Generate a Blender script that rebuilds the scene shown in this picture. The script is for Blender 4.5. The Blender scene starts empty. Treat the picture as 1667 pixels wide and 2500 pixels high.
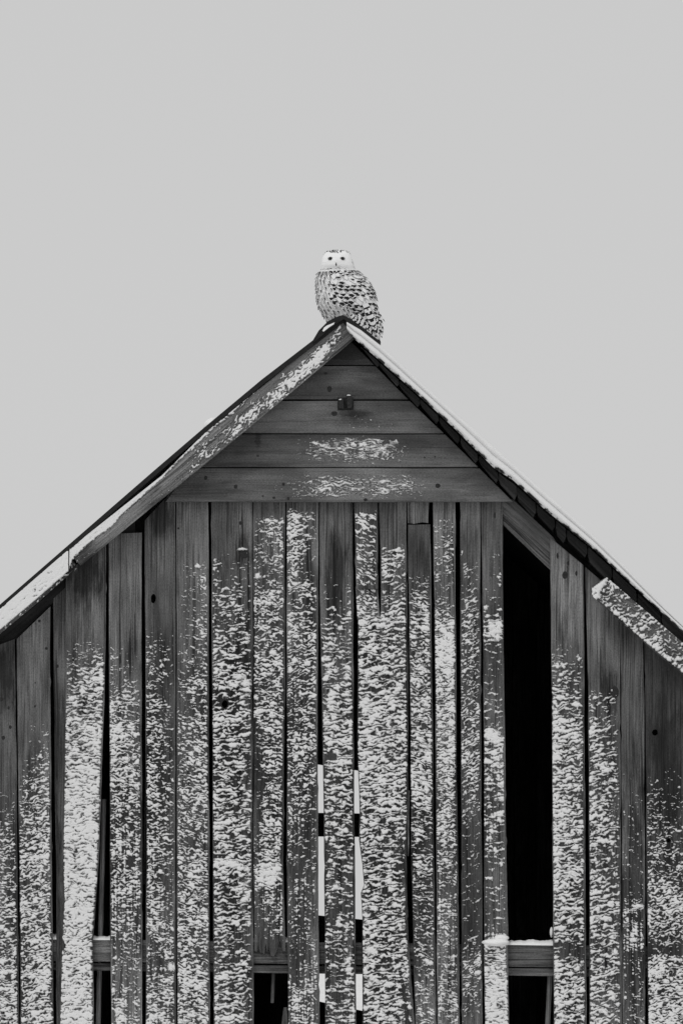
import bpy, math, random
import numpy as np
from mathutils import Vector
from mathutils.geometry import tessellate_polygon

random.seed(7)
R = math.radians
SC = bpy.context.scene
COL = SC.collection

# ------------------------------------------------------------------ camera, sky, sun, exposure
S = 400.0                       # measured units per metre on the barn front (plane y = 0)
RIDGE_Z = 8.0                   # height of the ridge
CAM_D, CAM_Z = 45.0, 4.5
def X(u): return (u - 833.5) / S
def Z(v): return RIDGE_Z - (v - 785.0) / S

cd = bpy.data.cameras.new('camera')
cam = bpy.data.objects.new('camera', cd); COL.objects.link(cam)
cam.location = (0, -CAM_D, CAM_Z); cam.rotation_euler = (R(90), 0, 0)
cd.sensor_fit = 'VERTICAL'; cd.sensor_height = 36; cd.sensor_width = 24
cd.lens = 36 * CAM_D / 6.25
cd.shift_y = (Z(1250) - CAM_Z) / 6.25
cd.clip_end = 3000; cd.clip_start = 0.5
SC.camera = cam

SUN_EL, SUN_AZ = R(52), R(-25)   # azimuth measured from straight behind the camera, negative = from the left
w = bpy.data.worlds.new('World'); SC.world = w; w.use_nodes = True
nt = w.node_tree; nt.nodes.clear()
out = nt.nodes.new('ShaderNodeOutputWorld'); bg = nt.nodes.new('ShaderNodeBackground')
sky = nt.nodes.new('ShaderNodeTexSky'); sky.sky_type = 'NISHITA'; sky.sun_disc = False
sky.sun_elevation = SUN_EL; sky.sun_rotation = R(180) + SUN_AZ
bw = nt.nodes.new('ShaderNodeRGBToBW'); nt.links.new(sky.outputs[0], bw.inputs[0])
mx = nt.nodes.new('ShaderNodeMix'); mx.data_type = 'FLOAT'; mx.inputs[0].default_value = 0.94   # flat overcast over the clear sky
nt.links.new(bw.outputs[0], mx.inputs[2])
tcw = nt.nodes.new('ShaderNodeTexCoord'); nzw = nt.nodes.new('ShaderNodeTexNoise'); nzw.inputs['Scale'].default_value = 3.0
nzw.inputs['Detail'].default_value = 2
nt.links.new(tcw.outputs['Generated'], nzw.inputs['Vector'])
mrw = nt.nodes.new('ShaderNodeMapRange'); nt.links.new(nzw.outputs[0], mrw.inputs[0])
mrw.inputs[3].default_value = 5.75; mrw.inputs[4].default_value = 6.25
nt.links.new(mrw.outputs[0], mx.inputs[3])
nt.links.new(mx.outputs[0], bg.inputs[0]); bg.inputs[1].default_value = 0.1
nt.links.new(bg.outputs[0], out.inputs[0])

sd = bpy.data.lights.new('sun', 'SUN'); sd.energy = 1.0; sd.angle = R(22); sd.color = (1, .997, .99)
sun = bpy.data.objects.new('sun', sd); COL.objects.link(sun)
dirv = Vector((math.sin(SUN_AZ) * math.cos(SUN_EL), -math.cos(SUN_AZ) * math.cos(SUN_EL), math.sin(SUN_EL)))
sun.rotation_euler = (-dirv).to_track_quat('-Z', 'Y').to_euler(); sun.location = (-8, -20, 30)

SC.view_settings.view_transform = 'Standard'; SC.view_settings.look = 'None'
SC.view_settings.exposure = 0.0; SC.view_settings.gamma = 1.0
SC.view_settings.use_curve_mapping = False
SC.render.engine = 'CYCLES'

# ------------------------------------------------------------------ materials
def new_mat(name, rough=0.8):
    m = bpy.data.materials.new(name); m.use_nodes = True
    b = m.node_tree.nodes['Principled BSDF']; b.inputs['Roughness'].default_value = rough
    b.inputs['Specular IOR Level'].default_value = 0.25
    return m, m.node_tree, b
def L(nt, a, b): nt.links.new(a, b)
def math_(nt, op, a, b=None, c=None, clamp=False):
    n = nt.nodes.new('ShaderNodeMath'); n.operation = op; n.use_clamp = clamp
    for i, v in enumerate((a, b, c)):
        if v is None: continue
        if isinstance(v, (int, float)): n.inputs[i].default_value = v
        else: L(nt, v, n.inputs[i])
    return n.outputs[0]
def rng(nt, v, a, b, c, d):
    n = nt.nodes.new('ShaderNodeMapRange'); L(nt, v, n.inputs[0])
    for i, q in enumerate((a, b, c, d)): n.inputs[i + 1].default_value = q
    return n.outputs[0]
def mapped_noise(nt, src, scale, sx, sy, detail=3, rough=.55, dist=0, off=0):
    m = nt.nodes.new('ShaderNodeMapping'); L(nt, src, m.inputs[0]); m.inputs['Scale'].default_value = (sx, sy, 1)
    m.inputs['Location'].default_value = (off, off * 1.7, off * .3)
    n = nt.nodes.new('ShaderNodeTexNoise'); L(nt, m.outputs[0], n.inputs['Vector'])
    n.inputs['Scale'].default_value = scale; n.inputs['Detail'].default_value = detail
    n.inputs['Roughness'].default_value = rough; n.inputs['Distortion'].default_value = dist
    return n.outputs[0]
def grey(nt, v):
    c = nt.nodes.new('ShaderNodeCombineColor')
    for i in range(3): L(nt, v, c.inputs[i])
    return c.outputs[0]

def wood_material(name, base, rough_grain=1.0, stains=(), grain=1.0):
    m, nt, b = new_mat(name, .85)
    uv = nt.nodes.new('ShaderNodeUVMap'); src = uv.outputs[0]
    oi = nt.nodes.new('ShaderNodeObjectInfo')
    tone = nt.nodes.new('ShaderNodeSeparateColor'); L(nt, oi.outputs['Color'], tone.inputs[0])
    # wavy grain: the across coordinate is bent by a slow noise
    bend = mapped_noise(nt, src, 5, 1, .25, 2)
    sep = nt.nodes.new('ShaderNodeSeparateXYZ'); L(nt, src, sep.inputs[0])
    ax = math_(nt, 'ADD', sep.outputs[0], math_(nt, 'MULTIPLY', math_(nt, 'SUBTRACT', bend, .5), .035))
    # knots bend the grain round them
    cm0 = nt.nodes.new('ShaderNodeCombineXYZ'); L(nt, ax, cm0.inputs[0]); L(nt, sep.outputs[1], cm0.inputs[1])
    src2 = cm0.outputs[0]
    fine = mapped_noise(nt, src2, 120, 1, .02, 5, .72)
    mid = mapped_noise(nt, src2, 42, 1, .03, 3, .6, off=3)
    patch = mapped_noise(nt, src2, 7, 1, .22, 4, .6, off=7)
    big = mapped_noise(nt, src, 2.2, 1, .45, 3, .6, off=11)
    speck = mapped_noise(nt, src, 230, 1, .35, 2, .7, off=5)
    crk = mapped_noise(nt, src2, 55, 1, .012, 2, .5, off=17)
    crack = rng(nt, crk, .62, .66, 0, 1)
    v = math_(nt, 'ADD', rng(nt, fine, .3, .7, 1 - .72 * grain, 1 + .68 * grain), rng(nt, mid, .3, .7, -.20 * grain, .20 * grain))
    v = math_(nt, 'ADD', v, rng(nt, speck, .3, .7, -.34 * rough_grain, .34 * rough_grain))
    v = math_(nt, 'MULTIPLY', v, rng(nt, patch, .32, .68, .50, 1.42))
    v = math_(nt, 'MULTIPLY', v, rng(nt, big, .32, .68, .55, 1.38))
    v = math_(nt, 'MULTIPLY', v, rng(nt, crack, 0, 1, 1, 1 - .6 * grain))
    v = math_(nt, 'MULTIPLY', v, tone.outputs[0])
    v = math_(nt, 'MULTIPLY', v, base)
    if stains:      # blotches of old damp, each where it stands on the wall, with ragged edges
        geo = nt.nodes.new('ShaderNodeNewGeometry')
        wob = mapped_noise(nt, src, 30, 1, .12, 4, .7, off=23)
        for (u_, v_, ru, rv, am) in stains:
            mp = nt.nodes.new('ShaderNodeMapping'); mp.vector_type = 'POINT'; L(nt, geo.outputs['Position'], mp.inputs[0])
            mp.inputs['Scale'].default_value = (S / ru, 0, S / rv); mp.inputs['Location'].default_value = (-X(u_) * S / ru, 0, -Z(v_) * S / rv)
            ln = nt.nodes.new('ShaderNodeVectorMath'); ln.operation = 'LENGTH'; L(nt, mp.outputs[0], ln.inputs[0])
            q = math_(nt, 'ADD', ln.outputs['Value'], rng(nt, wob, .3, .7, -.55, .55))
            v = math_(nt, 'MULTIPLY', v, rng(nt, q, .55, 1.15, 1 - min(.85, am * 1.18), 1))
    v = math_(nt, 'MAXIMUM', v, .008)
    L(nt, grey(nt, v), b.inputs['Base Color'])
    h = math_(nt, 'ADD', math_(nt, 'MULTIPLY', fine, .6), math_(nt, 'MULTIPLY', mid, .7))
    h = math_(nt, 'SUBTRACT', h, math_(nt, 'MULTIPLY', crack, .8))
    bp = nt.nodes.new('ShaderNodeBump'); bp.inputs['Strength'].default_value = .55; bp.inputs['Distance'].default_value = .006
    L(nt, h, bp.inputs['Height']); L(nt, bp.outputs[0], b.inputs['Normal'])
    return m
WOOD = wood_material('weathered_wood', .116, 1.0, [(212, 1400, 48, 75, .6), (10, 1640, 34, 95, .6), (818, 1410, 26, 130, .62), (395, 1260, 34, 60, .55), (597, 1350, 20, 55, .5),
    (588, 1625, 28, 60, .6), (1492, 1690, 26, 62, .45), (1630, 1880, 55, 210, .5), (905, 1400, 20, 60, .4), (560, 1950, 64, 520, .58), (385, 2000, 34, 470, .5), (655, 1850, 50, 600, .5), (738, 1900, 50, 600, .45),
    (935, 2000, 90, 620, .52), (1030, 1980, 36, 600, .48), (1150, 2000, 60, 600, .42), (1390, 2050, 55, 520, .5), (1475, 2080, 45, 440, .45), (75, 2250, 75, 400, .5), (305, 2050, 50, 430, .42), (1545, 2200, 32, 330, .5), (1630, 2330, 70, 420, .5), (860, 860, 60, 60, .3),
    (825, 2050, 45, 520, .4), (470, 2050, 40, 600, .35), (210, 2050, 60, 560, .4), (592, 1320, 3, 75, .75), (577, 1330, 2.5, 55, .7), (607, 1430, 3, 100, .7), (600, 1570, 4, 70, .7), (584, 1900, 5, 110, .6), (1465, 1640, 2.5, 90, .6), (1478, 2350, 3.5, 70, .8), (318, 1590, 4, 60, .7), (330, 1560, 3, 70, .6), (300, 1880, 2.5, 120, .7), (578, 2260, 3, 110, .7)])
PLANKWOOD = wood_material('smooth_plank_wood', .112, 1.1, [(860, 860, 60, 60, .35), (520, 1200, 60, 30, .25), (1180, 1180, 70, 40, .3), (870, 1012, 40, 10, .45), (630, 1075, 8, 22, .4), (1010, 1090, 60, 20, .2)], .32)
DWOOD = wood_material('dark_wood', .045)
PALEWOOD = wood_material('bare_pale_wood', .30, .5)

def plain(name, val, rough=.8, scale=60, var=.25, bump=.0, metal=0):
    m, nt, b = new_mat(name, rough)
    tc = nt.nodes.new('ShaderNodeTexCoord')
    n = nt.nodes.new('ShaderNodeTexNoise'); L(nt, tc.outputs['Object'], n.inputs['Vector'])
    n.inputs['Scale'].default_value = scale; n.inputs['Detail'].default_value = 4
    v = math_(nt, 'MULTIPLY', rng(nt, n.outputs[0], .3, .7, 1 - var, 1 + var), val)
    L(nt, grey(nt, v), b.inputs['Base Color']); b.inputs['Metallic'].default_value = metal
    if bump:
        bp = nt.nodes.new('ShaderNodeBump'); bp.inputs['Strength'].default_value = .6; bp.inputs['Distance'].default_value = bump
        L(nt, n.outputs[0], bp.inputs['Height']); L(nt, bp.outputs[0], b.inputs['Normal'])
    return m
SNOW = plain('snow', .86, .75, 220, .07, .004)
def crust_material():
    """snow driven onto wood: where it is thin the wood shows through"""
    m, nt, b = new_mat('snow_crust', .8)
    at = nt.nodes.new('ShaderNodeAttribute'); at.attribute_name = 'thickness'
    tc = nt.nodes.new('ShaderNodeTexCoord')
    n = nt.nodes.new('ShaderNodeTexNoise'); L(nt, tc.outputs['Object'], n.inputs['Vector']); n.inputs['Scale'].default_value = 210; n.inputs['Detail'].default_value = 3
    mp = nt.nodes.new('ShaderNodeMapping'); L(nt, tc.outputs['Object'], mp.inputs[0]); mp.inputs['Scale'].default_value = (1, 1, .12)
    n2 = nt.nodes.new('ShaderNodeTexNoise'); L(nt, mp.outputs[0], n2.inputs['Vector']); n2.inputs['Scale'].default_value = 130; n2.inputs['Detail'].default_value = 2
    t = math_(nt, 'ADD', at.outputs['Fac'], math_(nt, 'ADD', rng(nt, n.outputs[0], .3, .7, -.28, .28), rng(nt, n2.outputs[0], .3, .7, -.14, .14)))
    v = rng(nt, t, .0, .66, .05, .775)
    L(nt, grey(nt, v), b.inputs['Base Color'])
    bp = nt.nodes.new('ShaderNodeBump'); bp.inputs['Strength'].default_value = .7; bp.inputs['Distance'].default_value = .004
    L(nt, n.outputs[0], bp.inputs['Height']); L(nt, bp.outputs[0], b.inputs['Normal'])
    return m
CRUST = crust_material()
FIELD = plain('field_snow', .82, .75, .6, .05, .05)
ROOFING = plain('dark_roofing', .012, .7, 40, .4, .003)
IRON = plain('rusty_iron', .03, .45, 120, .5, .002, .6)
KNOT = plain('knot_wood', .022, .8, 150, .5, .002)
DIRT = plain('dirt_floor', .04, .95, 3, .3, .01)
FEATHER = plain('white_plumage', .78, .85, 90, .06, .002)
BARRED = plain('dark_plumage', .016, .85, 120, .35, .0)
FACE = plain('face_plumage', .88, .9, 140, .03, .002)
IRIS = plain('iris', .09, .2, 100, .2)
PUPIL = plain('pupil', .004, .05, 100, .1)
BEAK = plain('beak_horn', .02, .35, 100, .2)

# ------------------------------------------------------------------ helpers
def link(name, me, mat, parent=None, label=None, kind=None, color=None):
    o = bpy.data.objects.new(name, me); COL.objects.link(o)
    for m in (mat if isinstance(mat, (list, tuple)) else [mat]): me.materials.append(m)
    if parent: o.parent = parent
    if label: o['label'] = label
    if kind: o['kind'] = kind
    c = color if color is not None else 1.0
    o.color = (c, c, c, 1)
    return o

def inset_loop(pts, d):
    n = len(pts); A = sum(pts[i][0] * pts[(i + 1) % n][1] - pts[(i + 1) % n][0] * pts[i][1] for i in range(n))
    s = 1 if A > 0 else -1; r = []
    for i in range(n):
        p, q, t = pts[i - 1], pts[i], pts[(i + 1) % n]
        e1 = (q[0] - p[0], q[1] - p[1]); e2 = (t[0] - q[0], t[1] - q[1])
        l1 = math.hypot(*e1) or 1; l2 = math.hypot(*e2) or 1
        n1 = (-e1[1] / l1 * s, e1[0] / l1 * s); n2 = (-e2[1] / l2 * s, e2[0] / l2 * s)
        b = (n1[0] + n2[0], n1[1] + n2[1]); k = b[0] * b[0] + b[1] * b[1]
        f = 2 / k if k > .4 else 2 / .4
        r.append((q[0] + b[0] * f * d * .5 * 1.0, q[1] + b[1] * f * d * .5 * 1.0))
    return r

def slab(name, loop, y0, y1, mat, parent, holes=(), angle=90, bevel=.0025, color=None, label=None, grain_off=None):
    """extrude an outline (in metres x,z) from front y0 to back y1; angle = grain direction"""
    verts, faces = [], []
    loops = [loop] + list(holes)
    front_idx = []; fl = []
    for li, lp in enumerate(loops):
        ins = inset_loop(lp, bevel if li == 0 else -bevel) if bevel else lp
        fl.append(ins)
        a = len(verts); n = len(lp)
        verts += [(x, y0, z) for x, z in ins]
        verts += [(x, y0 + bevel, z) for x, z in lp]
        verts += [(x, y1, z) for x, z in lp]
        front_idx += list(range(a, a + n))
        for i in range(n):
            j = (i + 1) % n
            faces.append((a + i, a + j, a + n + j, a + n + i))
            faces.append((a + n + i, a + n + j, a + 2 * n + j, a + 2 * n + i))
    tri = tessellate_polygon([[Vector((x, z, 0)) for x, z in lp] for lp in fl])
    back = []
    a = 0
    for lp in loops:
        back += list(range(a + 2 * len(lp), a + 3 * len(lp))); a += 3 * len(lp)
    for t in tri:
        faces.append(tuple(front_idx[k] for k in t)); faces.append(tuple(back[k] for k in reversed(t)))
    me = bpy.data.meshes.new(name); me.from_pydata(verts, [], faces); me.validate()
    import bmesh
    bm = bmesh.new(); bm.from_mesh(me); bmesh.ops.recalc_face_normals(bm, faces=bm.faces)
    uvl = bm.loops.layers.uv.new('UVMap')
    ca, sa = math.cos(R(angle)), math.sin(R(angle))
    ox, oy = grain_off if grain_off else (random.uniform(0, 50), random.uniform(0, 50))
    for f in bm.faces:
        for l in f.loops:
            c = l.vert.co; al = c.x * ca + c.z * sa; ac = -c.x * sa + c.z * ca
            l[uvl].uv = (ac + c.y + ox, al + oy)
    bm.to_mesh(me); bm.free()
    return link(name, me, mat, parent, label, color=color)

def P(pts): return [(X(u), Z(v)) for u, v in pts]
def smooth_rand(n, amp, k=6):
    c = [random.uniform(-1, 1) for _ in range(n // k + 3)]
    return [amp * (c[i // k] * (1 - (i % k) / k) + c[i // k + 1] * (i % k) / k) + random.uniform(-.25, .25) * amp for i in range(n)]
def rough_edge(a, b, amp=.8, step=14):
    """subdivide a-b (measured units) and roughen sideways"""
    d = math.hypot(b[0] - a[0], b[1] - a[1]); n = max(1, int(d / step))
    nx, ny = -(b[1] - a[1]) / (d or 1), (b[0] - a[0]) / (d or 1)
    j = smooth_rand(n + 1, amp); r = []
    for i in range(n):
        t = i / n; q = j[i] if i else 0
        r.append((a[0] + (b[0] - a[0]) * t + nx * q, a[1] + (b[1] - a[1]) * t + ny * q))
    return r
def rough_poly(pts, amp=.8, step=14):
    r = []
    for i in range(len(pts)): r += rough_edge(pts[i], pts[(i + 1) % len(pts)], amp, step)
    return r

def lerp(pts, x):
    if x <= pts[0][0]: return pts[0][1]
    for (a, b), (c, d) in zip(pts, pts[1:]):
        if x <= c: return b + (d - b) * (x - a) / (c - a)
    return pts[-1][1]

# gradient noise in numpy
def pn(x, y, seed=0):
    xi = np.floor(x).astype(np.int64); yi = np.floor(y).astype(np.int64)
    xf = x - xi; yf = y - yi
    def g(ix, iy, dx, dy):
        h = (ix * 374761393 + iy * 668265263 + seed * 974634777) & 0xffffffff
        h = ((h ^ (h >> 13)) * 1274126177) & 0xffffffff
        h = h ^ (h >> 16)
        a = (h & 0xffff) / 65536.0 * 2 * np.pi
        return np.cos(a) * dx + np.sin(a) * dy
    u = xf * xf * xf * (xf * (xf * 6 - 15) + 10); v = yf * yf * yf * (yf * (yf * 6 - 15) + 10)
    a = g(xi, yi, xf, yf); b = g(xi + 1, yi, xf - 1, yf)
    c = g(xi, yi + 1, xf, yf - 1); d = g(xi + 1, yi + 1, xf - 1, yf - 1)
    return (a + (b - a) * u) * (1 - v) + (c + (d - c) * u) * v

THIN = [1.0]
def height_mesh(name, parent, U, V, f, h, y0, mat, kind='stuff', label=None, dust=None):
    """lumps of snow: a relief over the front y0 wherever f > 0, its skirts sunk behind that front"""
    thick = f * .85 * THIN[0]
    if dust is not None:      # a thin film of rime round the thicker clumps
        film = (f > -dust) & (f <= 0)
        thick = np.where(f > 0, .26 + f * .75, .26 * (f + dust) / np.maximum(dust, .01)) * THIN[0]; h = np.where(film, .0002 + .0005 * (f + dust), h)
        h = np.where(f > 0, h + .0002 + .0005 * dust, h); f = f + dust
    keep = (f[:-1, :-1] > 0) | (f[1:, :-1] > 0) | (f[:-1, 1:] > 0) | (f[1:, 1:] > 0)
    if not keep.any(): return None
    n, m = f.shape; idx = np.arange(n * m).reshape(n, m)
    q = np.stack([idx[:-1, :-1][keep], idx[1:, :-1][keep], idx[1:, 1:][keep], idx[:-1, 1:][keep]], 1)
    used, inv = np.unique(q, return_inverse=True); q = inv.reshape(q.shape)
    co = np.stack([X(U.ravel()[used]), y0 - h.ravel()[used], Z(V.ravel()[used])], 1)
    e1 = co[q[0, 1]] - co[q[0, 0]]; e2 = co[q[0, 3]] - co[q[0, 0]]
    if np.cross(e1, e2)[1] > 0: q = q[:, ::-1]
    me = bpy.data.meshes.new(name)
    me.vertices.add(len(co)); me.vertices.foreach_set('co', co.astype(np.float32).ravel())
    me.loops.add(q.size); me.loops.foreach_set('vertex_index', q.astype(np.int32).ravel())
    me.polygons.add(len(q)); me.polygons.foreach_set('loop_start', np.arange(0, q.size, 4, dtype=np.int32))
    me.polygons.foreach_set('loop_total', np.full(len(q), 4, dtype=np.int32))
    me.polygons.foreach_set('use_smooth', np.ones(len(q), dtype=bool))
    me.update(calc_edges=True)
    at = me.attributes.new('thickness', 'FLOAT', 'POINT'); at.data.foreach_set('value', np.clip(thick.ravel()[used], 0, 1).astype(np.float32))
    return link(name, me, CRUST, parent, label, kind)

def snow_field_of(U, V, d, seed, su=17, sv=6.2, tilt=0.0, streak=0.0, edge=None, rot=0.0, fine=1.0):
    """signed cover field from a density map d (0..1)"""
    a, b = U * 1.0, V * 1.0
    if rot: a, b = U * math.cos(rot) + V * math.sin(rot), -U * math.sin(rot) + V * math.cos(rot)
    b = b + tilt * a
    wa = a + 6 * pn(a / 14, b / 11, seed + 1) * 2; wb = b + 4.5 * pn(a / 12, b / 16, seed + 2) * 2
    su *= .70; sv *= .80
    # ledges of driven snow: each grows outward to a lip and breaks off below it
    per = sv * 2.05 * (1 + .0 * a)
    ph = (b + 8 * pn(a / (su * 1.15), b / 11, seed + 12) * 1.5 + 9 * pn(a / 40, b / 26, seed + 13) * 1.5 + 2.4 * fine * pn(a / 5.5, b / 5, seed + 14)) / per
    fr = ph - np.floor(ph)
    saw = np.where(fr < .78, fr / .78, (1 - fr) / .22) * 2 - 1
    n = .44 * saw + pn(wa / (su * 1.25), wb / (sv * 1.35), seed) * .95 + .42 * fine * pn(wa / (su * .48), wb / (sv * .6), seed + 3) + .27 * fine * pn(a / 3.4, b / 2.6, seed + 4)
    n = n + .34 * (pn(a / 75, b / 55, seed + 5) * 1.1 + .7 * pn(a / 28, b / 20, seed + 9) * 1.6)
    if streak is not 0.0: n = n + .34 * streak * (pn(U / 4.2, V / 110, seed + 6) * 2.4)
    n = (n - n.mean()) / n.std()
    d = np.clip(d, .001, .985)
    thr = np.log((1 - d) / d) / 1.62 + .24
    f = n - thr
    f = np.where(d < .006, -3, f)
    if edge is not None: f = f - edge
    return f
def relief(f, U, V, seed, hmax):
    h = np.where(f > 0, hmax * (1 - np.exp(-np.maximum(f, 0) * 1.9)), np.maximum(f * hmax * 1.6, -.0022))
    return h + np.where(f > .15, .0012 * pn(U / 2.6, V / 2.1, seed + 8), 0)

TRIS = 0
def board_snow(parent, left, right, ctrl, y0, seed, hmax=.010, tilt=0., streak=0., su=17, sv=6.2, step=1.6, holes=(), ends=None, dust=.20):
    v0, v1 = ctrl[0][0] - 12, ctrl[-1][0]
    if ends: v0 = max(v0, ends[0]); v1 = min(v1, ends[1])
    vs = np.arange(v0, v1, step)
    ul = np.interp(vs, [p[0] for p in left], [p[1] for p in left]); ur = np.interp(vs, [p[0] for p in right], [p[1] for p in right])
    nu = int((ur - ul).max() / step) + 1; t = np.linspace(0.012, .988, nu)
    U = ul[:, None] * (1 - t) + ur[:, None] * t; V = np.repeat(vs[:, None], nu, 1)
    cv = [c[0] for c in ctrl]
    dl = np.interp(V, cv, [c[1] for c in ctrl]); dr = np.interp(V, cv, [c[2] for c in ctrl])
    T = np.repeat(t[None, :], len(vs), 0)
    d = dl * (1 - T) + dr * T
    if len(ctrl[0]) > 3:
        dm = np.interp(V, cv, [c[3] for c in ctrl]); d = np.where(T < .5, dl * (1 - 2 * T) + dm * 2 * T, dm * (2 - 2 * T) + dr * (2 * T - 1))
    e = np.minimum(U - U[:, :1], U[:, -1:] - U - 2.5)
    rag = 1.6 + 2.5 * np.abs(pn(V / 14, U * 0 + .5, seed + 20)) * 2
    edge = np.clip((rag - e) / 2.2, 0, 3) * 1.3
    ed2 = np.clip((V - v0) / 6, 0, 1); edge = edge + (1 - ed2) * 2
    if ends and v1 >= ends[1] - 1: edge = edge + (1 - np.clip((v1 - 2 - V) / 3, 0, 1)) * 3
    for (hu, hv, hr) in holes:
        dd = np.hypot(U - hu, (V - hv)); edge = edge + np.clip((hr + 3 - dd) / 2, 0, 3) * 2
    f = snow_field_of(U, V, d, seed, su, sv, tilt, streak * np.clip((V - 1700) / 500, .15, 1), edge)
    dm_ = dust * np.clip(d * 2.2, 0, 1) * np.clip(1 + 1.6 * pn(U / 25, V / 40, seed + 31), .2, 1.8)
    height_mesh('snow', parent, U, V, f, relief(f, U, V, seed, hmax), y0, SNOW, dust=dm_)

def ellipse_loop(u, v, ru, rv, n=12, amp=.12):
    return [(X(u + ru * math.cos(a) * (1 + random.uniform(-amp, amp))), Z(v + rv * math.sin(a) * (1 + random.uniform(-amp, amp)))) for a in [2 * math.pi * i / n for i in range(n)]]

# ------------------------------------------------------------------ the setting
def terrain():
    xs = np.linspace(-400, 400, 81); ys = np.concatenate([np.linspace(-120, 60, 61), np.linspace(70, 1500, 40)])
    XX, YY = np.meshgrid(xs, ys)
    ZZ = np.interp(YY, [-120, -45, -36, -14, 0, 30, 100, 1500], [3.0, 2.9, 2.7, .3, 0, 0, -.3, -.5]) + .25 * pn(XX / 25, YY / 25, 4) * np.clip(np.hypot(XX, YY) / 30 - .4, 0, 1)
    me = bpy.data.meshes.new('snow_ground'); n, m = XX.shape
    co = np.stack([XX.ravel(), YY.ravel(), ZZ.ravel()], 1); idx = np.arange(n * m).reshape(n, m)
    q = np.stack([idx[:-1, :-1].ravel(), idx[:-1, 1:].ravel(), idx[1:, 1:].ravel(), idx[1:, :-1].ravel()], 1)
    me.from_pydata(co.tolist(), [], q.tolist())
    for p in me.polygons: p.use_smooth = True
    o = link('snow_ground', me, FIELD, kind='structure')
terrain()

barn = bpy.data.objects.new('barn', None); COL.objects.link(barn); barn.location = (0, 0, 0)
barn['label'] = 'old weathered wooden barn with snow-plastered gable of vertical boards'
barn['category'] = 'barn'

def box(name, x0, x1, y0, y1, z0, z1, mat, parent=barn, angle=90, color=None, label=None):
    return slab(name, [(x0, z0), (x1, z0), (x1, z1), (x0, z1)], y0, y1, mat, parent, angle=angle, color=color, label=label)

BACK = 8.0
# roof outlines (measured)
LTOP = [(-900, 2262), (0, 1481), (379, 1151), (500, 1047), (640, 930), (765, 834), (840, 772)]
LBOT = [(-900, 2276), (0, 1490), (168, 1344), (398, 1161), (500, 1061), (700, 897), (839, 785)]
RTOP = [(838, 772), (880, 807), (926, 845), (972, 886), (1050, 958), (1250, 1134), (1441, 1304), (1527, 1389), (1623, 1488), (1667, 1530), (2570, 2440)]
RSNOW = [(838, 800), (862, 830), (915, 875), (972, 926), (1044, 990), (1116, 1058), (1202, 1145), (1250, 1176), (1326, 1246), (1454, 1350), (1582, 1471), (1667, 1547), (2570, 2458)]
RUND = [(838, 812), (862, 836), (918, 898), (998, 978), (1084, 1060), (1167, 1142), (1250, 1226), (1342, 1316), (1425, 1388), (1500, 1455), (1667, 1610), (2570, 2505)]

def ridge_obj():
    # roof panels: top surface outline minus a thin slab, running the length of the barn
    lt = [(u, v) for u, v in LTOP]; lb = [(u, v + 15) for u, v in reversed(LTOP)]
    lb[0] = (840, 790)
    left = slab('roof', P(lt + lb), -.14, BACK + .15, ROOFING, barn, bevel=.002)
    rt = [(838, 774)] + [(u, v + 9) for u, v in RTOP[1:]]; rb = [(u, v + 24) for u, v in reversed(RTOP[1:])] + [(838, 794)]
    right = slab('roof', P(rt + rb), -.135, BACK + .15, ROOFING, barn, bevel=.002)
    return left, right
roof_l, roof_r = ridge_obj()

# ridge cap: a bent strip of roofing along the ridge
cap_out = [(762, 839), (778, 812), (800, 790), (818, 780), (836, 774), (840, 775), (858, 785), (885, 804), (908, 823), (929, 841)]
cap_in = [(924, 845), (905, 831), (880, 813), (857, 796), (839, 784), (820, 796), (800, 812), (782, 828), (768, 840)]
slab('ridge_cap', P(cap_out + cap_in), -.165, BACK + .2, ROOFING, barn, bevel=.002, label='black ridge capping bent over the roof peak')

# ---------------- vertical boards of the front wall
GROUND = 3985
def vboard(name, left, right, top, bottom=GROUND, y=0, tone=1, snow=None, seed=0, holes=(), extra_bottom=None, extra_top=None, label=None, th=.026, mat=None, **kw):
    """left/right: [(v,u)...]; top: (v at left, v at right)"""
    li = lambda v: float(np.interp(v, [p[0] for p in left], [p[1] for p in left]))
    ri = lambda v: float(np.interp(v, [p[0] for p in right], [p[1] for p in right]))
    def side(fn, v0, v1, ctrl, amp=.75):
        vs = [v0] + [c[0] for c in ctrl if v0 < c[0] < v1] + [v1]
        vv = []
        for a, b in zip(vs, vs[1:]):
            n = max(1, int(min(b, 2560) / 1 - a) // 16) if a < 2560 else 1
            vv += [a + (b - a) * i / n for i in range(n)]
        vv.append(v1)
        j = smooth_rand(len(vv), .95)
        for _ in range(random.choice((1, 2, 2, 3))):          # chips out of the edge
            if len(vv) > 12:
                q = random.randrange(4, len(vv) - 3); j[q] += random.uniform(-2.2, 2.2)
        return [(fn(v) + j[k], v) for k, v in enumerate(vv)]
    Ls = side(li, top[0], bottom, left); Rs = side(ri, top[1], bottom, right)
    mid_t = extra_top or []; mid_b = extra_bottom or []
    pts = Ls + mid_b + Rs[::-1] + mid_t
    hl = [ellipse_loop(*h) for h in holes]
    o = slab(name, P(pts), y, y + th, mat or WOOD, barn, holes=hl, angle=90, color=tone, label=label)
    if snow: board_snow(o, left, right, snow, y, seed, holes=[(h[0], h[1], max(h[2], h[3])) for h in holes], **kw)
    return o

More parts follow.
